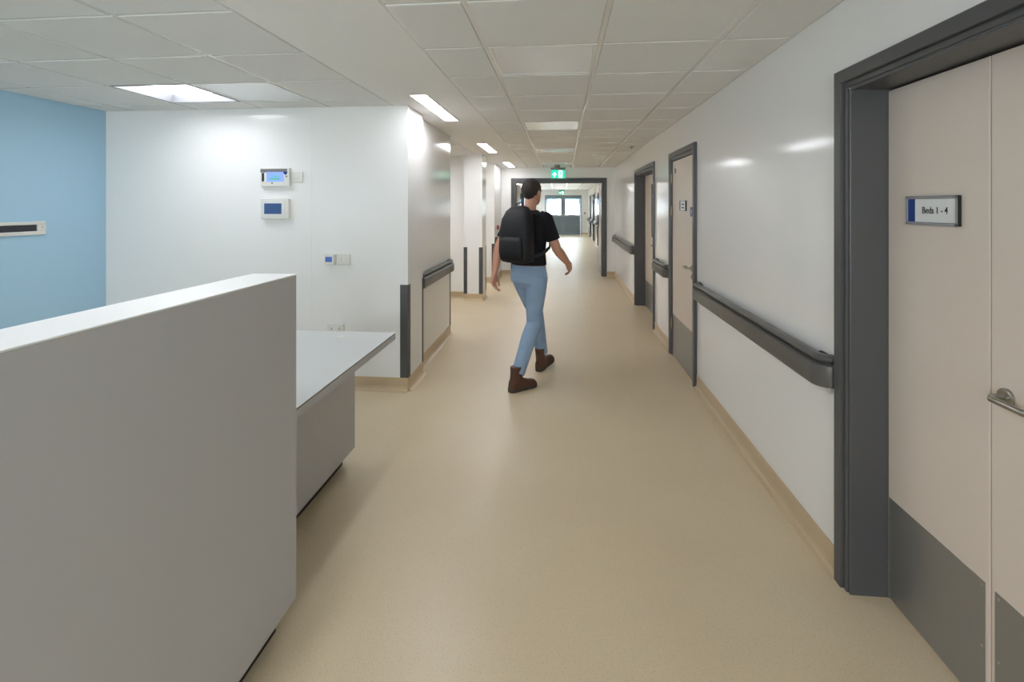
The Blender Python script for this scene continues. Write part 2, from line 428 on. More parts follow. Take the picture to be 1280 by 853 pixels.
def leaf(f, name, a0, a1, d, root, kick=None, kick_top=.41, h=2.012):
    b = bmesh.new(); fbox(b, f, a0, a1, d, d + .044, .006, h, .0015, 1)
    o = link(name, b, M['leaf'], root)
    if kick:
        k0, k1 = kick
        b = bmesh.new(); fbox(b, f, k0, k1, d - .0015, d + .001, .010, kick_top)
        kp = link('kick_plate', b, M['kick'], o)
        b = bmesh.new()
        for a in (k0 + .012, k1 - .012):
            for z in (.03, kick_top / 2, kick_top - .015): screw(b, f, a, d - .0015, z)
        link('screw_heads', b, M['brushed'], kp)
    return o

# door_1: leaf and a half, its meeting edge between the room sign and the lever
d1 = structure_root('door_1', 'wide grey framed beige double door showing the room sign', 'door', (XR, DA[0], 0))
b = bmesh.new(); frame_sweep(b, FR_DEEP, DA[0], DA[1], HD, fX); link('door_frame', b, M['frame'], d1)
D = .138
l1 = leaf(fX, 'narrow_leaf', 1.660, 2.137, D, d1, (1.676, 2.130), .405)
l2 = leaf(fX, 'wide_leaf', .694, 1.655, D, d1, (.70, 1.641), .405)
b = bmesh.new(); fbox(b, fX, 1.655, 1.660, D + .004, D + .03, .006, 2.012); link('meeting_strip', b, M['edge'], l1)
lever_handle(fX, 1.600, 1.0, D, -1, l2)

# door_2: single leaf flush with its frame, hinged on the far side
d2 = structure_root('door_2', 'beige single door with small sign and lever handle', 'door', (XR, DB[0], 0))
b = bmesh.new(); frame_sweep(b, FR_FLUSH, DB[0], DB[1], HD, fX); link('door_frame', b, M['frame'], d2)
D = -.002
l = leaf(fX, 'door_leaf', DB[0] + .004, DB[1] - .006, D, d2, (DB[0] + .012, DB[1] - .02), .435)
lever_handle(fX, 4.60, 1.0, D, 1, l)
b = bmesh.new(); cyl(b, fX(4.60, D, .925), fX(4.60, D - .008, .925), .024, n=24); fbox(b, fX, 4.594, 4.606, D - .013, D - .006, .912, .938, .002, 1)
link('lock_escutcheon', b, M['brushed'], l)
for z in (1.84, 1.505, .335):
    b = bmesh.new(); cyl(b, fX(DB[1] - .006, D - .014, z - .05), fX(DB[1] - .006, D - .014, z + .05), .009, n=14)
    fbox(b, fX, DB[1] - .03, DB[1] + .012, D - .013, D - .010, z - .05, z + .05)
    link('hinge', b, M['brass'], d2)
b = bmesh.new(); fbox(b, fX, 5.245, 5.275, D - .004, D + .002, 1.885, 1.935, .001, 1); link('frame_tag', b, M['darkgrey'], l)

# door_3: recessed leaf and a half with a vision panel
d3 = structure_root('door_3', 'recessed beige double door with dark vision panel further along', 'door', (XR, DC[0], 0))
b = bmesh.new(); frame_sweep(b, FR_DEEP, DC[0], DC[1], HD, fX); link('door_frame', b, M['frame'], d3)
D = .138
l = leaf(fX, 'wide_leaf', 7.02, 7.996, D, d3, (7.03, 7.99), .41)
leaf(fX, 'narrow_leaf', 6.504, 7.014, D, d3, (6.52, 7.0), .41)
b = bmesh.new(); fbox(b, fX, 7.10, 7.42, D - .006, D + .001, 1.10, 1.87, .003, 1); link('vision_panel', b, M['vision'], l)
lever_handle(fX, 7.09, 1.0, D, 1, l)

# fire doorway with its leaves held open
fY = lambda a, d, z: (a, YF + d, z)
d4 = structure_root('door_4', 'dark grey frame of the open fire doorway', 'doorway', (0, YF, 0))
prof = [(.115, .012), (.115, -.02), (.065, -.022), (.06, -.012), (.05, -.012), (.045, -.018), (.012, -.018), (0, -.008), (0, .16), (.02, .16), (.02, .012)]
b = bmesh.new(); frame_sweep(b, prof, -1.015, .863, 2.05, fY); link('door_frame', b, M['frame'], d4)
fo = lambda a, d, z: (-1.05 - d, YF + .165 + a, z)
lo = leaf(fo, 'open_leaf', 0, .93, -.05, d4, (.02, .91), .41, 2.03)
b = bmesh.new(); fbox(b, fo, .74, .86, -.056, -.049, 1.05, 1.85, .003, 1); link('vision_panel', b, M['vision'], lo)
fo2 = lambda a, d, z: (.935 + d, YF + .165 + a, z)
lo = leaf(fo2, 'open_leaf', 0, .93, -.06, d4, (.02, .91), .41, 2.03)
b = bmesh.new(); fbox(b, fo2, .74, .86, -.066, -.059, 1.05, 1.85, .003, 1); link('vision_panel', b, M['vision'], lo)

# doors of the end corridor
fR = lambda a, d, z: (XFR + d, a, z)
fL = lambda a, d, z: (XFL - d, a, z)
n = 5
for f, lst, side in ((fR, FR, 'r'), (fL, FL, 'l')):
    for i, (a0, a1, h) in enumerate(lst):
        words = {('r', 0): 'wide recessed beige door first past the doorway opposite the walker', ('r', 1): 'beige door second along the end corridor beside the rail',
                 ('r', 2): 'beige door last before the exit doors, beside the wall switch', ('l', 0): 'grey framed beige door just above the walker', ('l', 1): 'beige door second along behind the walker',
                 ('l', 2): 'dark framed door in the shaded wall closest to the exit doors'}[(side, i)]
        r = structure_root('door_%d' % n, words, 'door', f(a0, 0, 0)); n += 1
        b = bmesh.new(); frame_sweep(b, FR_DEEP, a0, a1, h, f); link('door_frame', b, M['frame'], r)
        if side == 'l':
            lf = leaf(f, 'door_leaf', a0 + .004, a1 - .004, .10, r, (a0 + .02, a1 - .02), .41)
        else:
            b = bmesh.new(); g0, g1 = a0 + .10, a1 - .10
            fbox(b, f, a0 + .004, g0, .10, .144, .006, 2.012); fbox(b, f, g1, a1 - .004, .10, .144, .006, 2.012)
            fbox(b, f, g0, g1, .10, .144, 1.92, 2.012); fbox(b, f, g0, g1, .10, .144, .006, 1.0)
            lf = link('glazed_leaf', b, M['leaf'], r)
            b = bmesh.new(); fbox(b, f, g0 - .005, g1 + .005, .119, .125, .995, 1.925); link('glass_pane', b, M['glass'], lf)
        if side == 'l':
            b = bmesh.new(); fbox(b, f, a0 + .12, a0 + .32, .094, .101, 1.1, 1.85, .003, 1); link('vision_panel', b, M['vision'], lf)
        lever_handle(f, a0 + .09, 1.0, .10, 1, lf)

# glazed exit doors at the end
fE = lambda a, d, z: (a, YE + d, z)
de = structure_root('door_%d' % n, 'grey double exit doors with bright glazed upper halves', 'door', (.065, YE, 0))
prof = [(.05, .012), (.05, -.02), (.0, -.02), (0, .12), (.02, .12), (.02, .012)]
b = bmesh.new(); frame_sweep(b, prof, -.86, .99, 2.05, fE); link('door_frame', b, M['dark_door'], de)
for k, (a0, a1) in enumerate(((-.855, .062), (.068, .985))):
    b = bmesh.new(); g0, g1 = a0 + .075, a1 - .075
    if k == 0: g1 = a1 - .12
    else: g0 = a0 + .12
    fbox(b, fE, a0, g0, 0, .05, .01, 2.045, .004, 1); fbox(b, fE, g1, a1, 0, .05, .01, 2.045, .004, 1)
    if k == 0: fbox(b, fE, a1 - .03, a1 + .03, -.006, .0, .01, 2.045, .001, 1)
    fbox(b, fE, a0, a1, .004, .046, .002, .012); fbox(b, fE, a0 - .004, a1 + .004, .052, .060, 2.02, 2.06)
    fbox(b, fE, g0, g1, 0, .05, 1.90, 2.045); fbox(b, fE, g0, g1, 0, .05, .93, 1.07); fbox(b, fE, g0, g1, 0, .05, .01, .13)
    lf = link('glazed_leaf', b, M['dark_door'], de)
    b = bmesh.new(); fbox(b, fE, g0 - .005, g1 + .005, .018, .03, .12, .94); fbox(b, fE, g0 + .03, g1 - .03, .012, .03, .16, .90, .004, 1); link('lower_panel', b, M['dark_panel'], lf)
    b = bmesh.new(); fbox(b, fE, g0 - .005, g1 + .005, .022, .028, 1.06, 1.91); link('glass_pane', b, M['glass'], lf)
    b = bmesh.new(); fbox(b, fE, a0 + .03, a1 - .03, -.06, -.025, 1.0, 1.055, .006, 2)
    fbox(b, fE, a0 + .03, a0 + .10, -.03, .002, .99, 1.065, .003, 1); fbox(b, fE, a1 - .10, a1 - .03, -.03, .002, .99, 1.065, .003, 1)
    pb = link('push_bar', b, M['alu_bar'], lf)
    b = bmesh.new(); fbox(b, fE, (a0 + a1) / 2 - .16, (a0 + a1) / 2 + .16, -.062, -.059, 1.012, 1.044); link('blue_strip', b, M['disc_blue'], pb)

# ------------------------------------------------------------------ handrails
LOWER = [(.0, .800), (.018, .795), (.040, .786), (.058, .783), (.070, .785), (.0765, .792), (.079, .803), (.079, .862), (.076, .876), (.068, .881), (.045, .882), (.0, .882)]
UPPER = [(.018, .882), (.050, .882), (.058, .890), (.062, .893), (.067, .900), (.067, .910), (.060, .919), (.048, .922), (.034, .920), (.024, .912), (.022, .902), (.018, .896)]
def rail(f, a0, a1, label, square0=False, square1=False, base=None):
    """wall rail from a0 to a1; f maps (along, distance from wall, z); ends turn back into the wall"""
    t = thing('handrail', label, 'handrail', base or f((a0 + a1) / 2, 0, .785), 'dark grey wall handrails')
    for nm, pr, m in (('bumper', LOWER, M['rail']), ('grip', UPPER, M['rail_top'])):
        rings = []
        e0 = a0 if square0 else a0 + .085; e1 = a1 if square1 else a1 - .085
        if not square0:
            for k in range(8):
                an = PI / 2 * (1 - k / 8); rings.append([Vector(f(e0 - p * math.sin(an), max(p * math.cos(an), .0), z)) for p, z in pr])
        rings += [[Vector(f(e, p, z)) for p, z in pr] for e in (e0, e1)]
        if not square1:
            for k in range(1, 9):
                an = PI / 2 * k / 8; rings.append([Vector(f(e1 + p * math.sin(an), max(p * math.cos(an), .0), z)) for p, z in pr])
        b = bmesh.new(); quads(b, rings, smooth=True)
        o = link(nm, b, m, t)
        md = o.modifiers.new('edges', 'EDGE_SPLIT'); md.split_angle = math.radians(32)
    for a in (a0 + .10, a1 - .085):
        b = bmesh.new(); p, q = f(a - .025, 0, .875), f(a + .025, .020, .916); box(b, p[0], q[0], p[1], q[1], p[2], q[2], .004, 1)
        link('bracket', b, M['black'], t)
wR = lambda a, p, z: (XR - p, a, z)
wL = lambda a, p, z: (XL + p, a, z)
rail(wR, 2.235, 4.37, 'long dark grey handrail between the room sign door and the single door')
rail(wR, 5.49, 6.26, 'short dark grey handrail between the single door and the recessed door')
rail(wR, 8.10, 11.12, 'dark grey handrail running from the recessed door to the fire doorway')
rail(wL, 4.585, 5.93, 'short dark grey handrail on the wall past the reception corner', True, False)
rail(lambda a, p, z: (-1.35 + p, a, z), 10.06, 11.1, 'dark grey handrail behind the walker beside the red call point')
rail(lambda a, p, z: (XFR - p, a, z), 15.4, 18.05, 'handrail in the end corridor before its first door', )
rail(lambda a, p, z: (XFR - p, a, z), 19.85, 21.45, 'handrail in the end corridor between its first and second doors')
rail(lambda a, p, z: (XFR - p, a, z), 22.75, 24.05, 'handrail in the end corridor between its second and third doors')
rail(lambda a, p, z: (XFR - p, a, z), 25.35, 26.85, 'handrail in the end corridor last before the exit doors')

# ------------------------------------------------------------------ corner guards
def guard(x, y, sx, sy, label, w=.058, w2=.058, top=.893):
    """L-shaped guard on the outside corner at (x, y); sx, sy point away from the wall"""
    b = bmesh.new(); t = .005; r = .006
    pl = [(-w * sx, t * sy), ((t - r) * sx, t * sy), ((t - r * .3) * sx, (t - r * .3) * sy), (t * sx, (t - r) * sy), (t * sx, -w2 * sy), (0, -w2 * sy), (0, 0), (-w * sx, 0)]
    quads(b, [[Vector((x + p, y + q, z)) for p, q in pl] for z in (.113, top)])
    o = tag(link('corner_guard', b, M['guard']), label, 'corner guard', 'dark grey corner guards')
    based(o, (x, y, .113))
guard(-1.285, 4.12, 1, -1, 'tall dark grey guard on the white corner beside the reception desk', .066)
guard(-1.285, 4.58, 1, 1, 'dark grey guard strip at the near end of the short handrail', .02, .03, .89)
guard(XL, 6.0, 1, 1, 'thin dark grey guard strip at the far end of the short handrail', .03, .035, .80)
guard(-1.60, 8.15, -1, -1, 'dark grey guard on the pillar corner inside the alcove', .055, .05, .875)
guard(-1.295, 8.15, 1, -1, 'dark grey guard on the front corridor corner of the pillar', .055, .05, .875)
guard(-1.295, 8.55, 1, 1, 'thin dark grey guard on the back corner of the pillar', .055, .05, .875)
guard(-1.35, 10.05, 1, -1, 'dark grey guard on the wall corner beside the red call point', .055, .05, .79)

# ------------------------------------------------------------------ reception desk
desk = thing('reception_desk', 'pale grey reception desk with a high screen and overhanging worktop', 'reception desk', (-1.2, 1.4, 0))
SX, SX2, SY = -.99, -1.16, 1.80
b = bmesh.new(); box(b, SX2, SX, -1.2, SY, .09, 1.297, .0015, 1); link('high_screen', b, M['desk'], desk)
b = bmesh.new(); box(b, SX2 - .001, SX + .001, -1.2, SY + .001, 1.297, 1.302, .001, 1); link('screen_capping', b, M['desk_cap'], desk)
b = bmesh.new(); box(b, SX2 + .04, SX - .052, -1.15, SY - .05, 0, .09); link('screen_plinth', b, M['black'], desk)
b = bmesh.new(); box(b, -1.95, -1.04, SY, 3.08, .718, .752, .001, 1); box(b, -1.95, SX2, -1.2, SY, .718, .752, .001, 1)
wt = link('worktop', b, M['desk'], desk)
b = bmesh.new(); box(b, -1.95, -1.042, SY, 3.078, .752, .757); box(b, -1.95, SX2, -1.2, SY, .752, .757); link('edge_line', b, M['desk_edge'], wt)
b = bmesh.new(); box(b, -1.95, -1.041, SY, 3.079, .757, .760); box(b, -1.95, SX2, -1.2, SY, .757, .760); link('worktop_surface', b, M['desk_top'], wt)
b = bmesh.new(); cyl(b, (-1.338, 2.942, .7603), (-1.338, 2.942, .7625), .03, .028, n=28); link('cable_grommet', b, M['white_plastic'], wt)
b = bmesh.new(); box(b, -1.29, -1.25, SY, 2.95, .09, .718, .0015, 1); box(b, -1.90, -1.29, 2.91, 2.95, .09, .718, .0015, 1); link('front_panel', b, M['desk'], desk)
b = bmesh.new(); box(b, -1.88, -1.312, SY - .3, 2.915, 0, .09); link('desk_plinth', b, M['black'], desk)

# ------------------------------------------------------------------ signs and wall devices
XA = XR + .138
t = thing('door_sign', 'aluminium door sign with blue end reading Beds 1 - 4', 'sign', (XA, 1.894, 1.54))
fA = lambda a, d, z: (XA + d, a, z)
y0, y1, z0, z1 = 1.770, 2.018, 1.489, 1.593
b = bmesh.new()
fbox(b, fA, y0, y1, -.012, -.001, z0, z0 + .011, .001, 1); fbox(b, fA, y0, y1, -.012, -.001, z1 - .011, z1, .001, 1)
fbox(b, fA, y0, y0 + .010, -.012, -.001, z0, z1, .001, 1); fbox(b, fA, y1 - .008, y1, -.012, -.001, z0, z1, .001, 1)
link('sign_frame', b, M['alu'], t)
b = bmesh.new(); fbox(b, fA, y0 - .002, y0, -.0115, -.001, z0 + .002, z1 - .001); link('end_cap', b, M['black'], t)
b = bmesh.new(); fbox(b, fA, y0 + .01, y1 - .045, -.008, -.001, z0 + .01, z1 - .01); link('sign_face', b, M['sign_white'], t)
b = bmesh.new(); fbox(b, fA, y1 - .045, y1 - .008, -.008, -.001, z0 + .01, z1 - .01); link('blue_band', b, M['sign_blue'], t)
def text(name, s, size, loc, rot, m, parent, extrude=.0004, sx=.8, bold=.0):
    cu = bpy.data.curves.new(name, 'FONT'); cu.body = s; cu.size = size; cu.extrude = extrude; cu.align_x = 'CENTER'; cu.align_y = 'CENTER'; cu.offset = bold
    cu.materials.append(m)
    o = bpy.data.objects.new(name, cu); C.objects.link(o); o.parent = parent
    bpy.context.view_layer.update()
    me = bpy.data.meshes.new_from_object(o.evaluated_get(bpy.context.evaluated_depsgraph_get())); bpy.data.objects.remove(o)
    if not me.materials: me.materials.append(m)
    o = bpy.data.objects.new(name, me); C.objects.link(o); o.parent = parent
    o.location = Vector(loc) - BASE[parent.name]; o.rotation_euler = rot; o.scale = (sx, 1, 1)
    return o
text('lettering', 'Beds 1 - 4', .033, (XA - .0086, 1.876, 1.541), (PI / 2, 0, -PI / 2), M['ink'], t, sx=.9, bold=.0003)

t = thing('door_sign', 'small white sign with blue edge on the single door', 'sign', (XR, 4.92, 1.56))
b = bmesh.new(); fbox(b, fX, 4.80, 5.04, -.014, -.003, 1.507, 1.606, .001, 1); link('sign_frame', b, M['alu'], t)
b = bmesh.new(); fbox(b, fX, 4.81, 4.985, -.0155, -.012, 1.515, 1.598); link('sign_face', b, M['sign_white'], t)
b = bmesh.new(); fbox(b, fX, 4.985, 5.032, -.0155, -.012, 1.515, 1.598); link('blue_band', b, M['sign_blue'], t)
b = bmesh.new(); fbox(b, fX, 4.796, 4.80, -.014, -.003, 1.508, 1.605); link('end_cap', b, M['black'], t)
b = bmesh.new()
for z in (1.570, 1.538): fbox(b, fX, 4.85, 4.945, -.0165, -.0150, z - .006, z + .006)
link('lettering', b, M['ink'], t)

b = bmesh.new(); cyl(b, fX(4.625, -.002, 1.503), fX(4.625, -.006, 1.503), .045, n=32)
dk = thing('door_notice', 'round blue safety disc on the opening edge of the single door', 'sign', (XR, 4.625, 1.503))
link('disc', b, M['disc_blue'], dk)
b = bmesh.new()
for z in (1.516, 1.503, 1.490): fbox(b, fX, 4.603, 4.647, -.0068, -.0055, z - .003, z + .003)
link('lettering', b, M['sign_white'], dk)

# reception wall devices
YW = 4.12
fW = lambda a, d, z: (a, YW + d, z)
t = thing('control_panel', 'white wall control panel with lit screen and dark top band', 'control panel', (-2.44, YW, 1.80))
b = bmesh.new(); fbox(b, fW, -2.572, -2.312, -.035, 0, 1.722, 1.880, .004, 2); link('housing', b, M['white_plastic'], t)
b = bmesh.new(); fbox(b, fW, -2.57, -2.33, -.0365, -.03, 1.842, 1.872); link('top_band', b, M['grey_plastic'], t)
b = bmesh.new(); fbox(b, fW, -2.515, -2.36, -.0368, -.03, 1.762, 1.846); sc_ = link('screen', b, M['screen_lit'], t)
b = bmesh.new(); fbox(b, fW, -2.487, -2.395, -.0374, -.036, 1.780, 1.792); fbox(b, fW, -2.47, -2.40, -.0374, -.036, 1.805, 1.812); link('status_text', b, M['green_bar'], sc_)
b = bmesh.new(); fbox(b, fW, -2.557, -2.538, -.0372, -.03, 1.765, 1.838); link('indicator_strip', b, M['black'], t)
b = bmesh.new()
quads(b, [[Vector((x, YW - d, z)) for x, z in ((-2.362, 1.846), (-2.328, 1.846), (-2.328, 1.836), (-2.345, 1.818), (-2.362, 1.836))] for d in (.03, .0375)])
link('corner_badge', b, M['sign_blue'], t)
b = bmesh.new(); cyl(b, fW(-2.335, -.03, 1.806), fW(-2.335, -.038, 1.806), .006, n=16); link('key_switch', b, M['darkgrey'], t)
b = bmesh.new(); cyl(b, fW(-2.465, -.03, 1.750), fW(-2.465, -.038, 1.750), .006, n=16); link('key_switch', b, M['darkgrey'], t)

t = thing('control_panel', 'white framed touch panel with dim blue screen, lower of two', 'control panel', (-2.44, YW, 1.53))
b = bmesh.new(); fbox(b, fW, -2.566, -2.318, -.04, .003, 1.443, 1.618, .008, 3); link('housing', b, M['white_plastic'], t)
b = bmesh.new(); fbox(b, fW, -2.552, -2.352, -.0425, -.038, 1.462, 1.602, .002, 1); fc = link('bezel', b, M['sign_white'], t)
b = bmesh.new(); fbox(b, fW, -2.532, -2.376, -.0432, -.04, 1.486, 1.577); link('screen', b, M['screen_dim'], fc)

t = thing('light_switch', 'single white switch plate beside the upper control panel', 'switch', (-2.25, YW, 1.806))
b = bmesh.new(); fbox(b, fW, -2.295, -2.207, -.014, 0, 1.762, 1.850, .003, 2); link('plate', b, M['white_plastic'], t)
b = bmesh.new(); fbox(b, fW, -2.264, -2.238, -.018, -.012, 1.788, 1.824, .002, 1); link('rocker', b, M['sign_white'], t)

t = thing('thermostat', 'small square white thermostat with blue display', 'thermostat', (-1.95, YW, 1.10))
b = bmesh.new(); fbox(b, fW, -1.996, -1.910, -.045, .003, 1.057, 1.148, .004, 2); link('housing', b, M['white_plastic'], t)
b = bmesh.new(); fbox(b, fW, -1.986, -1.928, -.0465, -.04, 1.082, 1.126); link('screen', b, M['screen_small'], t)

t = thing('light_switch', 'double white switch plate beside the thermostat', 'switch', (-1.84, YW, 1.10))
b = bmesh.new(); fbox(b, fW, -1.905, -1.783, -.014, 0, 1.058, 1.145, .003, 2); link('plate', b, M['white_plastic'], t)
for x in (-1.868, -1.820):
    b = bmesh.new(); fbox(b, fW, x - .012, x + .012, -.018, -.012, 1.084, 1.12, .002, 1); link('rocker', b, M['sign_white'], t)

t = thing('wall_socket', 'double white power socket just above the desk worktop', 'socket', (-1.915, YW, .51))
b = bmesh.new(); fbox(b, fW, -1.985, -1.840, -.014, 0, .468, .552, .003, 2); link('plate', b, M['white_plastic'], t)
for x in (-1.945, -1.880):
    b = bmesh.new(); fbox(b, fW, x - .009, x + .009, -.018, -.012, .525, .543, .002, 1); link('switch_rocker', b, M['sign_white'], t)
    b = bmesh.new(); fbox(b, fW, x - .003, x + .003, -.0146, -.012, .507, .520); fbox(b, fW, x - .014, x - .007, -.0146, -.012, .490, .496); fbox(b, fW, x + .007, x + .014, -.0146, -.012, .490, .496)
    link('pin_holes', b, M['black'], t)

t = thing('wall_unit', 'long white framed dark slot panel on the blue wall', 'wall unit', (-4.05, 3.1, 1.385))
fB = lambda a, d, z: (-4.05 - d, a, z)
b = bmesh.new(); fbox(b, fB, 2.60, 3.58, -.018, 0, 1.333, 1.361, .003, 1); fbox(b, fB, 2.60, 3.58, -.018, 0, 1.411, 1.436, .003, 1)
fbox(b, fB, 3.515, 3.58, -.018, 0, 1.361, 1.411, .001, 1); fbox(b, fB, 2.60, 2.66, -.018, 0, 1.361, 1.411, .001, 1)
link('white_frame', b, M['white_plastic'], t)
b = bmesh.new(); fbox(b, fB, 2.66, 3.515, -.009, 0, 1.361, 1.411); link('dark_insert', b, M['darkgrey'], t)
b = bmesh.new(); cyl(b, fB(3.552, -.018, 1.392), fB(3.552, -.020, 1.392), .005, n=12); link('screw', b, M['alu'], t)

# fire call point
t = thing('fire_call_point', 'small red fire call point beside the fire doorway', 'call point', (-1.35, 10.5, 1.1))
b = bmesh.new(); box(b, -1.353, -1.31, 10.455, 10.545, 1.055, 1.145, .004, 2); link('housing', b, M['red'], t)
b = bmesh.new(); box(b, -1.3105, -1.3085, 10.475, 10.525, 1.075, 1.120); link('break_panel', b, M['sign_white'], t)

# exit signs
def exit_sign(x, y, z0, label, rod):
    t = thing('exit_sign', label, 'exit sign', (x, y, z0), 'green exit signs')
    w = .155
    b = bmesh.new(); box(b, x - w, x + w, y - .022, y + .022, z0 + .185, z0 + .235, .004, 2); link('housing', b, M['grey_plastic'], t)
    b = bmesh.new(); box(b, x - w + .006, x + w - .006, y - .006, y + .006, z0 + .008, z0 + .187); pl_ = link('lit_panel', b, M['exit_green'], t)
    b = bmesh.new()
    for a in ((x - w, x + w, z0, z0 + .008), (x - w, x - w + .008, z0, z0 + .19), (x + w - .008, x + w, z0, z0 + .19)): box(b, a[0], a[1], y - .009, y + .009, a[2], a[3])
    link('rim', b, M['alu'], t)
    yf = y - .0075
    def flat(pts, m, nm):
        b = bmesh.new(); quads(b, [[Vector((x + p, yy, z0 + q)) for p, q in pts] for yy in (yf, y - .0055)]); return link(nm, b, m, pl_)
    flat([(-.085, .030), (-.065, .030), (-.065, .095), (-.040, .070), (-.028, .082), (-.075, .140), (-.122, .082), (-.110, .070), (-.085, .095)], M['exit_white'], 'arrow')
    flat([(.012, .022), (.095, .022), (.095, .170), (.012, .170)], M['exit_white'], 'door_symbol')
    b = bmesh.new(); ya, yb = y - .0095, y - .0070
    def seg(p, q, r):
        p, q = Vector((p[0], 0, p[1])), Vector((q[0], 0, q[1])); d = (q - p).normalized(); nrm = Vector((-d.z, 0, d.x)) * r
        quads(b, [[Vector((x + c.x, yy, z0 + c.z)) for c in (p + nrm, q + nrm, q - nrm, p - nrm)] for yy in (ya, yb)])
    cyl(b, (x + .052, ya, z0 + .143), (x + .052, yb, z0 + .143), .012, n=14)
    seg((.052, .130), (.046, .085), .010); seg((.050, .122), (.078, .108), .005); seg((.050, .122), (.026, .106), .005)
    seg((.046, .088), (.066, .064), .007); seg((.066, .064), (.060, .038), .006); seg((.046, .088), (.034, .060), .007); seg((.034, .060), (.018, .052), .006)
    link('running_figure', b, M['exit_green'], pl_)
    for dx in (-.09, .09):
        b = bmesh.new(); cyl(b, (x + dx, y, z0 + .23), (x + dx, y, H + .002), .005, n=10); link('hanger', b, M['alu'], t)
exit_sign(-.083, 10.86, 2.137, 'lit green exit sign hanging in front of the fire doorway', True)
exit_sign(-.02, 26.6, 2.13, 'lit green exit sign above the glazed exit doors', True)

# ceiling detectors
t = thing('smoke_detector', 'domed grey detector on the ceiling above the exit sign', 'detector', (-.09, 10.25, H - .09))
b = bmesh.new(); cyl(b, (-.09, 10.25, H - .003), (-.09, 10.25, H - .025), .062, .06, n=28); link('base_ring', b, M['white_plastic'], t)
b = bmesh.new()
quads(b, [[Vector((-.09 + r * math.cos(2 * PI * k / 28), 10.25 + r * math.sin(2 * PI * k / 28), z)) for k in range(28)] for r, z in ((.058, H - .025), (.056, H - .05), (.046, H - .075), (.025, H - .09), (.006, H - .094))], smooth=True)
link('dome', b, M['grey_plastic'], t)
t = thing('smoke_detector', 'small flat disc detector on the tiles near the wall with doors', 'detector', (.985, 7.29, H - .03))
b = bmesh.new(); cyl(b, (.985, 7.29, H - .001), (.985, 7.29, H - .012), .055, .05, n=28); link('base_ring', b, M['alu'], t)
b = bmesh.new(); cyl(b, (.985, 7.29, H - .012), (.985, 7.29, H - .035), .014, .010, n=16); link('sensor_head', b, M['grey_plastic'], t)
# switch plate on the end wall
t = thing('wall_switch', 'tiny switch plate on the end wall beside the exit doors', 'switch', (1.21, YE, 1.15))
b = bmesh.new(); fbox(b, fE, 1.165, 1.255, -.03, 0, 1.10, 1.20, .004, 1); link('plate', b, M['grey_plastic'], t)
b = bmesh.new(); fbox(b, fE, 1.195, 1.225, -.034, -.028, 1.13, 1.17, .002, 1); link('button', b, M['red'], t)

# ------------------------------------------------------------------ outside
bm = bmesh.new(); box(bm, -30, 30, YE + .15, 60, -.15, -.03)
o = struct('floor_outside', 'pale paving outside the exit doors', 'paving', bm, mat('pale concrete paving', (196, 198, 200), .8, var=(2, (180, 182, 186))))
t = thing('building', 'pale building with window bands seen through the exit doors', 'building', (0, 42, 0))
b = bmesh.new(); box(b, -16, 16, 42, 48, -.1, 7); link('facade', b, mat('pale render', (226, 230, 232), .8), t)
gm = mat('blue tinted glazing', (96, 140, 170), .1)
for z in (1.75, 4.6):
    for k in range(-4, 4):
        b = bmesh.new(); box(b, k * 2.6 + .3, k * 2.6 + 2.3, 41.93, 42.02, z, z + .9, .02, 1); link('window_band', b, gm, t)

w = bpy.data.worlds.new('overcast sky'); bpy.context.scene.world = w; w.use_nodes = True
nt = w.node_tree; bg = nt.nodes['Background']
tc = nt.nodes.new('ShaderNodeTexCoord'); sp = nt.nodes.new('ShaderNodeSeparateXYZ'); rp = nt.nodes.new('ShaderNodeValToRGB')
rp.color_ramp.elements[0].position = 0; rp.color_ramp.elements[0].color = (.97, .98, 1, 1)
rp.color_ramp.elements[1].position = .5; rp.color_ramp.elements[1].color = (.76, .89, 1, 1)
nt.links.new(tc.outputs['Generated'], sp.inputs[0]); nt.links.new(sp.outputs['Y'], rp.inputs['Fac']); nt.links.new(rp.outputs['Color'], bg.inputs['Color'])
bg.inputs['Strength'].default_value = 10.5
pl_ = bpy.data.lights.new('daylight_portal', 'AREA'); pl_.shape = 'RECTANGLE'; pl_.size = 1.7; pl_.size_y = .9; pl_.cycles.is_portal = True
po = bpy.data.objects.new('daylight_portal', pl_); C.objects.link(po); po.location = (.065, YE + .08, 1.48); po.rotation_euler = (-PI / 2, 0, 0)

# ------------------------------------------------------------------ the walker
M['skin'] = mat('skin', (196, 146, 122), .5, var=(30, (188, 134, 110)))
M['shirt'] = mat('black cotton', (24, 24, 28), .85, spec=.2, bump=(60, .15))
M['pack'] = mat('black nylon', (20, 20, 25), .6, spec=.35, bump=(120, .2))
M['pack_dark'] = mat('black webbing', (30, 30, 34), .7)
M['denim'] = mat('light blue denim', (150, 171, 196), .85, spec=.2, bump=(90, .2), var=(9, (128, 152, 180)))
M['belt'] = mat('brown leather belt', (104, 66, 46), .5)
M['boot'] = mat('brown boot leather', (92, 58, 40), .5, var=(25, (66, 40, 28)))
M['sole'] = mat('dark boot sole', (66, 56, 48), .7)
M['hair'] = mat('dark brown hair', (44, 33, 27), .6, bump=(140, .5))
M['eye'] = mat('dark eye', (28, 22, 20), .2); M['lip'] = mat('lip', (160, 98, 88), .5)

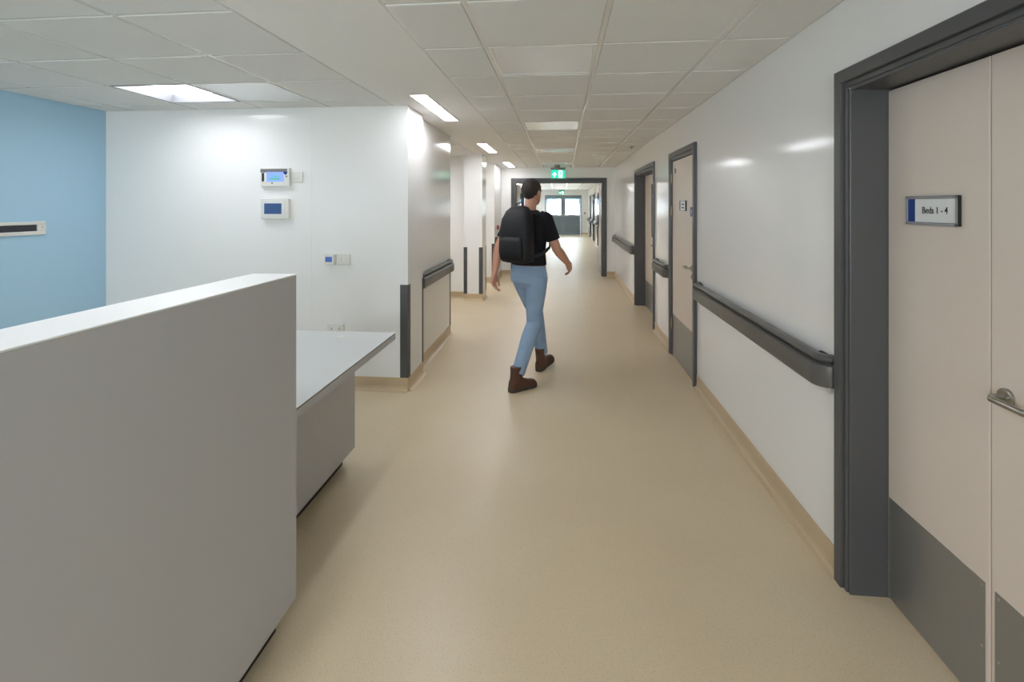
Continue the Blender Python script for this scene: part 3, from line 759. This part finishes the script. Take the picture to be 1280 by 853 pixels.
PH = math.radians(28); FWD = Vector((math.sin(PH), math.cos(PH), 0)); RGT = Vector((math.cos(PH), -math.sin(PH), 0)); UP = Vector((0, 0, 1))
P0 = Vector((-.295, 4.50, 0))
def Bp(r, f, z): return P0 + RGT * r + FWD * f + UP * z
def ell(c, rx, ry, ax=None, ay=None, n=28, pw=1.0):
    ax = ax or RGT; ay = ay or FWD; out = []
    for k in range(n):
        a = 2 * PI * k / n; cc, ss = math.cos(a), math.sin(a)
        out.append(c + ax * (rx * math.copysign(abs(cc) ** pw, cc)) + ay * (ry * math.copysign(abs(ss) ** pw, ss)))
    return out
def fused(name, bm, m, parent, voxel=.006, smooth=3):
    """one continuous closed surface from overlapping closed shapes"""
    bmesh.ops.recalc_face_normals(bm, faces=bm.faces[:])
    o = link(name, bm, m, parent)
    r = o.modifiers.new('fuse', 'REMESH'); r.mode = 'VOXEL'; r.voxel_size = voxel; r.use_smooth_shade = True
    s = o.modifiers.new('soft', 'SMOOTH'); s.factor = .5; s.iterations = smooth
    bpy.context.view_layer.update()
    dg = bpy.context.evaluated_depsgraph_get()
    me = bpy.data.meshes.new_from_object(o.evaluated_get(dg)); me.name = name
    o.modifiers.clear(); o.data = me
    if not me.materials: me.materials.append(m)
    return o
def ball(bm, c, rx, ry, rz, ax=None, ay=None, az=None):
    t = bmesh.new(); bmesh.ops.create_uvsphere(t, u_segments=24, v_segments=16, radius=1)
    ax, ay, az = ax or RGT, ay or FWD, az or UP
    for v in t.verts: p = v.co.copy(); v.co = c + ax * p.x * rx + ay * p.y * ry + az * p.z * rz
    add(bm, t)

person = thing('person', 'person in black top, light jeans and brown boots walking away', 'person', P0)
SH = {1: [Bp(.175, .005, 1.445), Bp(.255, .05, 1.18), Bp(.262, .235, 1.045)], -1: [Bp(-.175, .005, 1.445), Bp(-.255, -.10, 1.19), Bp(-.268, -.15, .955)]}
HIPS = {1: [Bp(.085, 0, .93), Bp(.075, -.045, .52), Bp(.058, -.275, .13)], -1: [Bp(-.085, .01, .93), Bp(-.07, .24, .53), Bp(-.045, .315, .145)]}
# body: torso, neck, head, arms and hands in one surface
b = bmesh.new()
quads(b, [ell(Bp(0, f, z), rx, ry) for z, rx, ry, f in ((.90, .15, .10, 0), (1.0, .15, .10, 0), (1.1, .14, .095, 0), (1.2, .145, .10, .005), (1.32, .16, .108, .01), (1.40, .165, .105, .01), (1.455, .13, .085, .005), (1.49, .07, .06, .005))])
tube(b, [Bp(0, .005, 1.44), Bp(0, .02, 1.52), Bp(0, .035, 1.60)], [.062, .055, .054], 20)
hc = Bp(0, .055, 1.675)
ball(b, hc + UP * .018, .077, .098, .100)
quads(b, [ell(hc + FWD * f + UP * z, rx, ry) for z, rx, ry, f in ((.0, .074, .080, .012), (-.04, .066, .070, .024), (-.075, .054, .056, .036), (-.10, .036, .038, .05), (-.112, .02, .022, .056))])
quads(b, [ell(hc + FWD * (.088 + f) + UP * z, w, d, n=10) for z, w, d, f in ((.03, .008, .010, 0), (.0, .011, .016, .004), (-.022, .016, .020, .010), (-.032, .012, .014, .006))])   # nose
for s in (1, -1):
    ball(b, hc + RGT * s * .078 + FWD * -.008 + UP * -.004, .010, .020, .032)               # ears
    ball(b, hc + RGT * s * .032 + FWD * .083 + UP * .028, .022, .012, .008)                # brows
    a, e, w = SH[s]
    tube(b, [a, a.lerp(e, .35), a.lerp(e, .75), e, e.lerp(w, .3), e.lerp(w, .7), w], [.052, .050, .043, .041, .042, .034, .027], 18)
    d = (w - e).normalized(); inn = (RGT * -s); inn = (inn - d * inn.dot(d)).normalized(); fr = d.cross(inn)
    if fr.dot(FWD) < 0: fr = -fr
    d2 = (d * .9 - UP * .35).normalized(); inn = (inn - d2 * inn.dot(d2)).normalized(); fr = (fr - d2 * fr.dot(d2)).normalized()
    quads(b, [ell(w + d2 * t, ww, th, fr, inn, 20) for t, ww, th in ((-.02, .027, .022), (.02, .032, .019), (.055, .041, .017), (.085, .041, .014), (.098, .036, .010))])
    for q, (off, ln, rr) in enumerate(((.030, 1.0, .0088), (.011, 1.1, .009), (-.009, 1.02, .0088), (-.028, .82, .0078))):
        p = w + d2 * .085 + fr * off; ang = .18 + .06 * q; pts = [p - d2 * .02, p]; rads = [rr, rr]
        for L, da in ((.042, .20), (.027, .42), (.021, .40)):
            ang += da; p = p + (d2 * math.cos(ang) + inn * math.sin(ang)) * L * ln + fr * off * .05; pts.append(p); rads.append(rads[-1] * .93)
        tube(b, pts, rads, 12)
    p = w + d2 * .03 + fr * .024
    tube(b, [p, p + d2 * .03 + fr * .025 + inn * .008, p + d2 * .06 + fr * .034 + inn * .018, p + d2 * .083 + fr * .034 + inn * .026], [.014, .013, .0105, .009], 12)
fused('body', b, M['skin'], person, .0042, 2)
# face details and hair
for s in (1, -1):
    b = bmesh.new(); ball(b, hc + RGT * s * .031 + FWD * .088 + UP * .012, .012, .006, .006); link('eye', b, M['eye'], person)
b = bmesh.new(); ball(b, hc + FWD * .087 + UP * -.058, .022, .006, .006); link('mouth', b, M['lip'], person)
b = bmesh.new(); t = bmesh.new(); bmesh.ops.create_uvsphere(t, u_segments=40, v_segments=28, radius=1)
for v in t.verts:
    p = v.co.copy(); rag = 1 + .025 * math.sin(9 * p.x + 3 * p.z) * math.sin(7 * p.y + 5 * p.z)
    low = max(0, -p.z)
    v.co = hc + UP * .026 + RGT * p.x * .087 * rag * (1 - .25 * low) + FWD * ((p.y * .107 - .010) * rag) + UP * (p.z * .104 * rag)
kill = []
for f in t.faces:
    c = f.calc_center_median() - hc; fw, z = c.dot(FWD), c.z
    if z < -.062 + max(0, fw + .03) * .9 or (fw > .045 and z < .070): kill.append(f)
bmesh.ops.delete(t, geom=kill, context='FACES')
bmesh.ops.recalc_face_normals(t, faces=t.faces[:])
ret = bmesh.ops.solidify(t, geom=t.faces[:], thickness=.012)
for f in t.faces: f.smooth = True
add(b, t); link('hair', b, M['hair'], person)
# shirt
b = bmesh.new()
quads(b, [ell(Bp(0, f, z), rx, ry) for z, rx, ry, f in ((1.035, .172, .122, 0), (1.06, .170, .120, 0), (1.14, .160, .112, 0), (1.22, .165, .116, .005), (1.32, .182, .124, .01), (1.40, .186, .120, .01), (1.455, .150, .098, .005), (1.49, .088, .074, .005), (1.505, .070, .064, .008))])
for s in (1, -1):
    a, e, w = SH[s]
    ball(b, a + RGT * s * -.01, .068, .066, .062)
    tube(b, [a + RGT * s * -.05 + UP * .01, a, a.lerp(e, .4), a.lerp(e, .72)], [.06, .064, .060, .060], 20, caps=False)
fused('shirt', b, M['shirt'], person, .006, 3)
# jeans
b = bmesh.new()
quads(b, [ell(Bp(0, 0, z), rx, ry) for z, rx, ry in ((1.055, .160, .112), (1.0, .166, .118), (.94, .178, .128), (.88, .172, .122), (.84, .12, .09))])
for s in (1, -1):
    h_, k_, a_ = HIPS[s]
    bend = FWD * .012
    tube(b, [h_, h_.lerp(k_, .3), h_.lerp(k_, .7), k_ + bend, k_.lerp(a_, .3), k_.lerp(a_, .65), k_.lerp(a_, .98)], [.098, .092, .076, .067, .068, .061, .056], 24, caps=False)
fused('jeans', b, M['denim'], person, .006, 3)
b = bmesh.new()
R0 = [ell(Bp(0, 0, z), rx, ry) for z, rx, ry in ((1.030, .1665, .1185), (1.062, .1645, .1165), (1.062, .159, .111), (1.030, .161, .113))]
quads(b, R0 + [R0[0]], cap=False, smooth=True); link('belt', b, M['belt'], person)
# boots
def boot(ank, dirw, pitch, nm):
    d = dirw.normalized(); sd = d.cross(UP).normalized(); g = Vector((ank.x, ank.y, 0))
    b = bmesh.new()
    def arch(t, w, h, z0=.024):
        c = g + d * t
        return [c + sd * (w * math.cos(a)) + UP * (z0 + (h - z0) * max(0, math.sin(a)) ** .8) for a in [PI * k / 10 for k in range(11)]] + [c + sd * (-w * .8) + UP * (z0 - .004), c + sd * (w * .8) + UP * (z0 - .004)]
    quads(b, [arch(*a) for a in ((-.082, .020, .07), (-.072, .034, .11), (-.04, .041, .135), (0, .043, .14), (.04, .043, .115), (.075, .045, .092), (.12, .050, .076), (.16, .048, .068), (.185, .036, .058), (.197, .018, .045))])
    quads(b, [ell(g + d * f + UP * z, rx, ry, d, sd) for z, rx, ry, f in ((.06, .062, .040, -.012), (.11, .060, .041, -.012), (.16, .055, .043, -.012), (.205, .056, .047, -.012))])
    s_ = bmesh.new()
    out = [(-.088, 0), (-.082, .026), (-.06, .040), (-.02, .043), (.03, .041), (.07, .046), (.12, .053), (.165, .050), (.192, .034), (.205, 0)]
    pl = out + [(a, -w) for a, w in out[-2:0:-1]]
    quads(s_, [[g + d * a + sd * w * k + UP * z for a, w in pl] for z, k in ((0, .96), (.006, 1), (.028, 1), (.032, .97))])
    rot = Matrix.Translation(g + d * .19) @ Matrix.Rotation(0, 4, sd) @ Matrix.Translation(-(g + d * .19))
    if pitch:
        piv = g + d * -.085; rot = Matrix.Translation(piv) @ Matrix.Rotation(pitch, 4, sd) @ Matrix.Translation(-piv)
    for x in (b, s_): bmesh.ops.transform(x, matrix=rot, verts=x.verts[:])
    o = fused('boot', b, M['boot'], person, .005, 2)
    link('sole', s_, M['sole'], o)
boot(HIPS[1][2] + FWD * .0, Vector((math.sin(math.radians(46)), math.cos(math.radians(46)), 0)), 0, 'right')
boot(HIPS[-1][2], Vector((math.sin(math.radians(26)), math.cos(math.radians(26)), 0)), math.radians(9), 'left')

# backpack, worn but a thing of its own
pk = thing('backpack', 'large black backpack on the back of the walking person', 'backpack', Bp(0, -.20, 1.06))
def slab(z, rx, ry, f): return ell(Bp(0, f, z), rx, ry, n=36, pw=.55)
b = bmesh.new()
quads(b, [slab(*a) for a in ((1.065, .10, .05, -.18), (1.075, .135, .075, -.185), (1.10, .150, .088, -.192), (1.20, .156, .092, -.197), (1.34, .154, .088, -.193), (1.44, .142, .076, -.182), (1.51, .115, .058, -.165), (1.545, .078, .040, -.152), (1.556, .04, .02, -.147))], smooth=True)
link('main_compartment', b, M['pack'], pk)
b = bmesh.new()
quads(b, [slab(*a) for a in ((1.09, .075, .012, -.278), (1.10, .108, .03, -.280), (1.16, .116, .036, -.286), (1.25, .114, .034, -.286), (1.285, .10, .022, -.278), (1.293, .075, .010, -.272))], smooth=True)
link('front_pocket', b, M['pack'], pk)
b = bmesh.new(); tube(b, [Bp(-.035, -.15, 1.55), Bp(-.03, -.15, 1.575), Bp(0, -.15, 1.583), Bp(.03, -.15, 1.575), Bp(.035, -.15, 1.55)], .006, 10); link('grab_handle', b, M['pack_dark'], pk)
for s in (1, -1):
    pts = [Bp(s * .07, -.15, 1.50), Bp(s * .098, -.08, 1.492), Bp(s * .108, .0, 1.498), Bp(s * .112, .075, 1.465), Bp(s * .125, .138, 1.38), Bp(s * .145, .125, 1.28), Bp(s * .180, .06, 1.19), Bp(s * .178, -.06, 1.14), Bp(s * .14, -.15, 1.12)]
    b = bmesh.new(); rings = []
    for i, p in enumerate(pts):
        dd = (pts[min(i + 1, 8)] - pts[max(i - 1, 0)]).normalized(); c0 = Bp(0, .0, p.z); nn = (p - (Bp(0, 0, 1.35) if i < 5 else c0)); nn = (nn - dd * nn.dot(dd)).normalized(); ww = dd.cross(nn)
        wd = .030 if i < 5 else .014
        rings.append([p + ww * wd + nn * .006, p - ww * wd + nn * .006, p - ww * wd - nn * .006, p + ww * wd - nn * .006])
    quads(b, rings, smooth=False); link('shoulder_strap', b, M['pack_dark'], pk)


# ------------------------------------------------------------------ camera
cam = bpy.data.cameras.new('camera'); co = bpy.data.objects.new('camera', cam); C.objects.link(co)
co.location = (0, 0, 1.559); co.rotation_euler = (PI / 2, 0, .0987)
cam.sensor_width = 36; cam.lens = 630 / 1280 * 36; cam.shift_x = 0; cam.shift_y = -(426.5 - 257) / 1280
cam.clip_start = .05; cam.clip_end = 200
sc = bpy.context.scene; sc.camera = co
sc.view_settings.view_transform = 'Standard'; sc.view_settings.look = 'None'; sc.view_settings.gamma = 1; sc.view_settings.use_curve_mapping = False
sc.view_settings.exposure = 1.33
sc.cycles.use_denoising = True
sc.cycles.max_bounces = 14; sc.cycles.diffuse_bounces = 10; sc.cycles.glossy_bounces = 5; sc.cycles.transparent_max_bounces = 8
sc.cycles.sample_clamp_indirect = 6.0
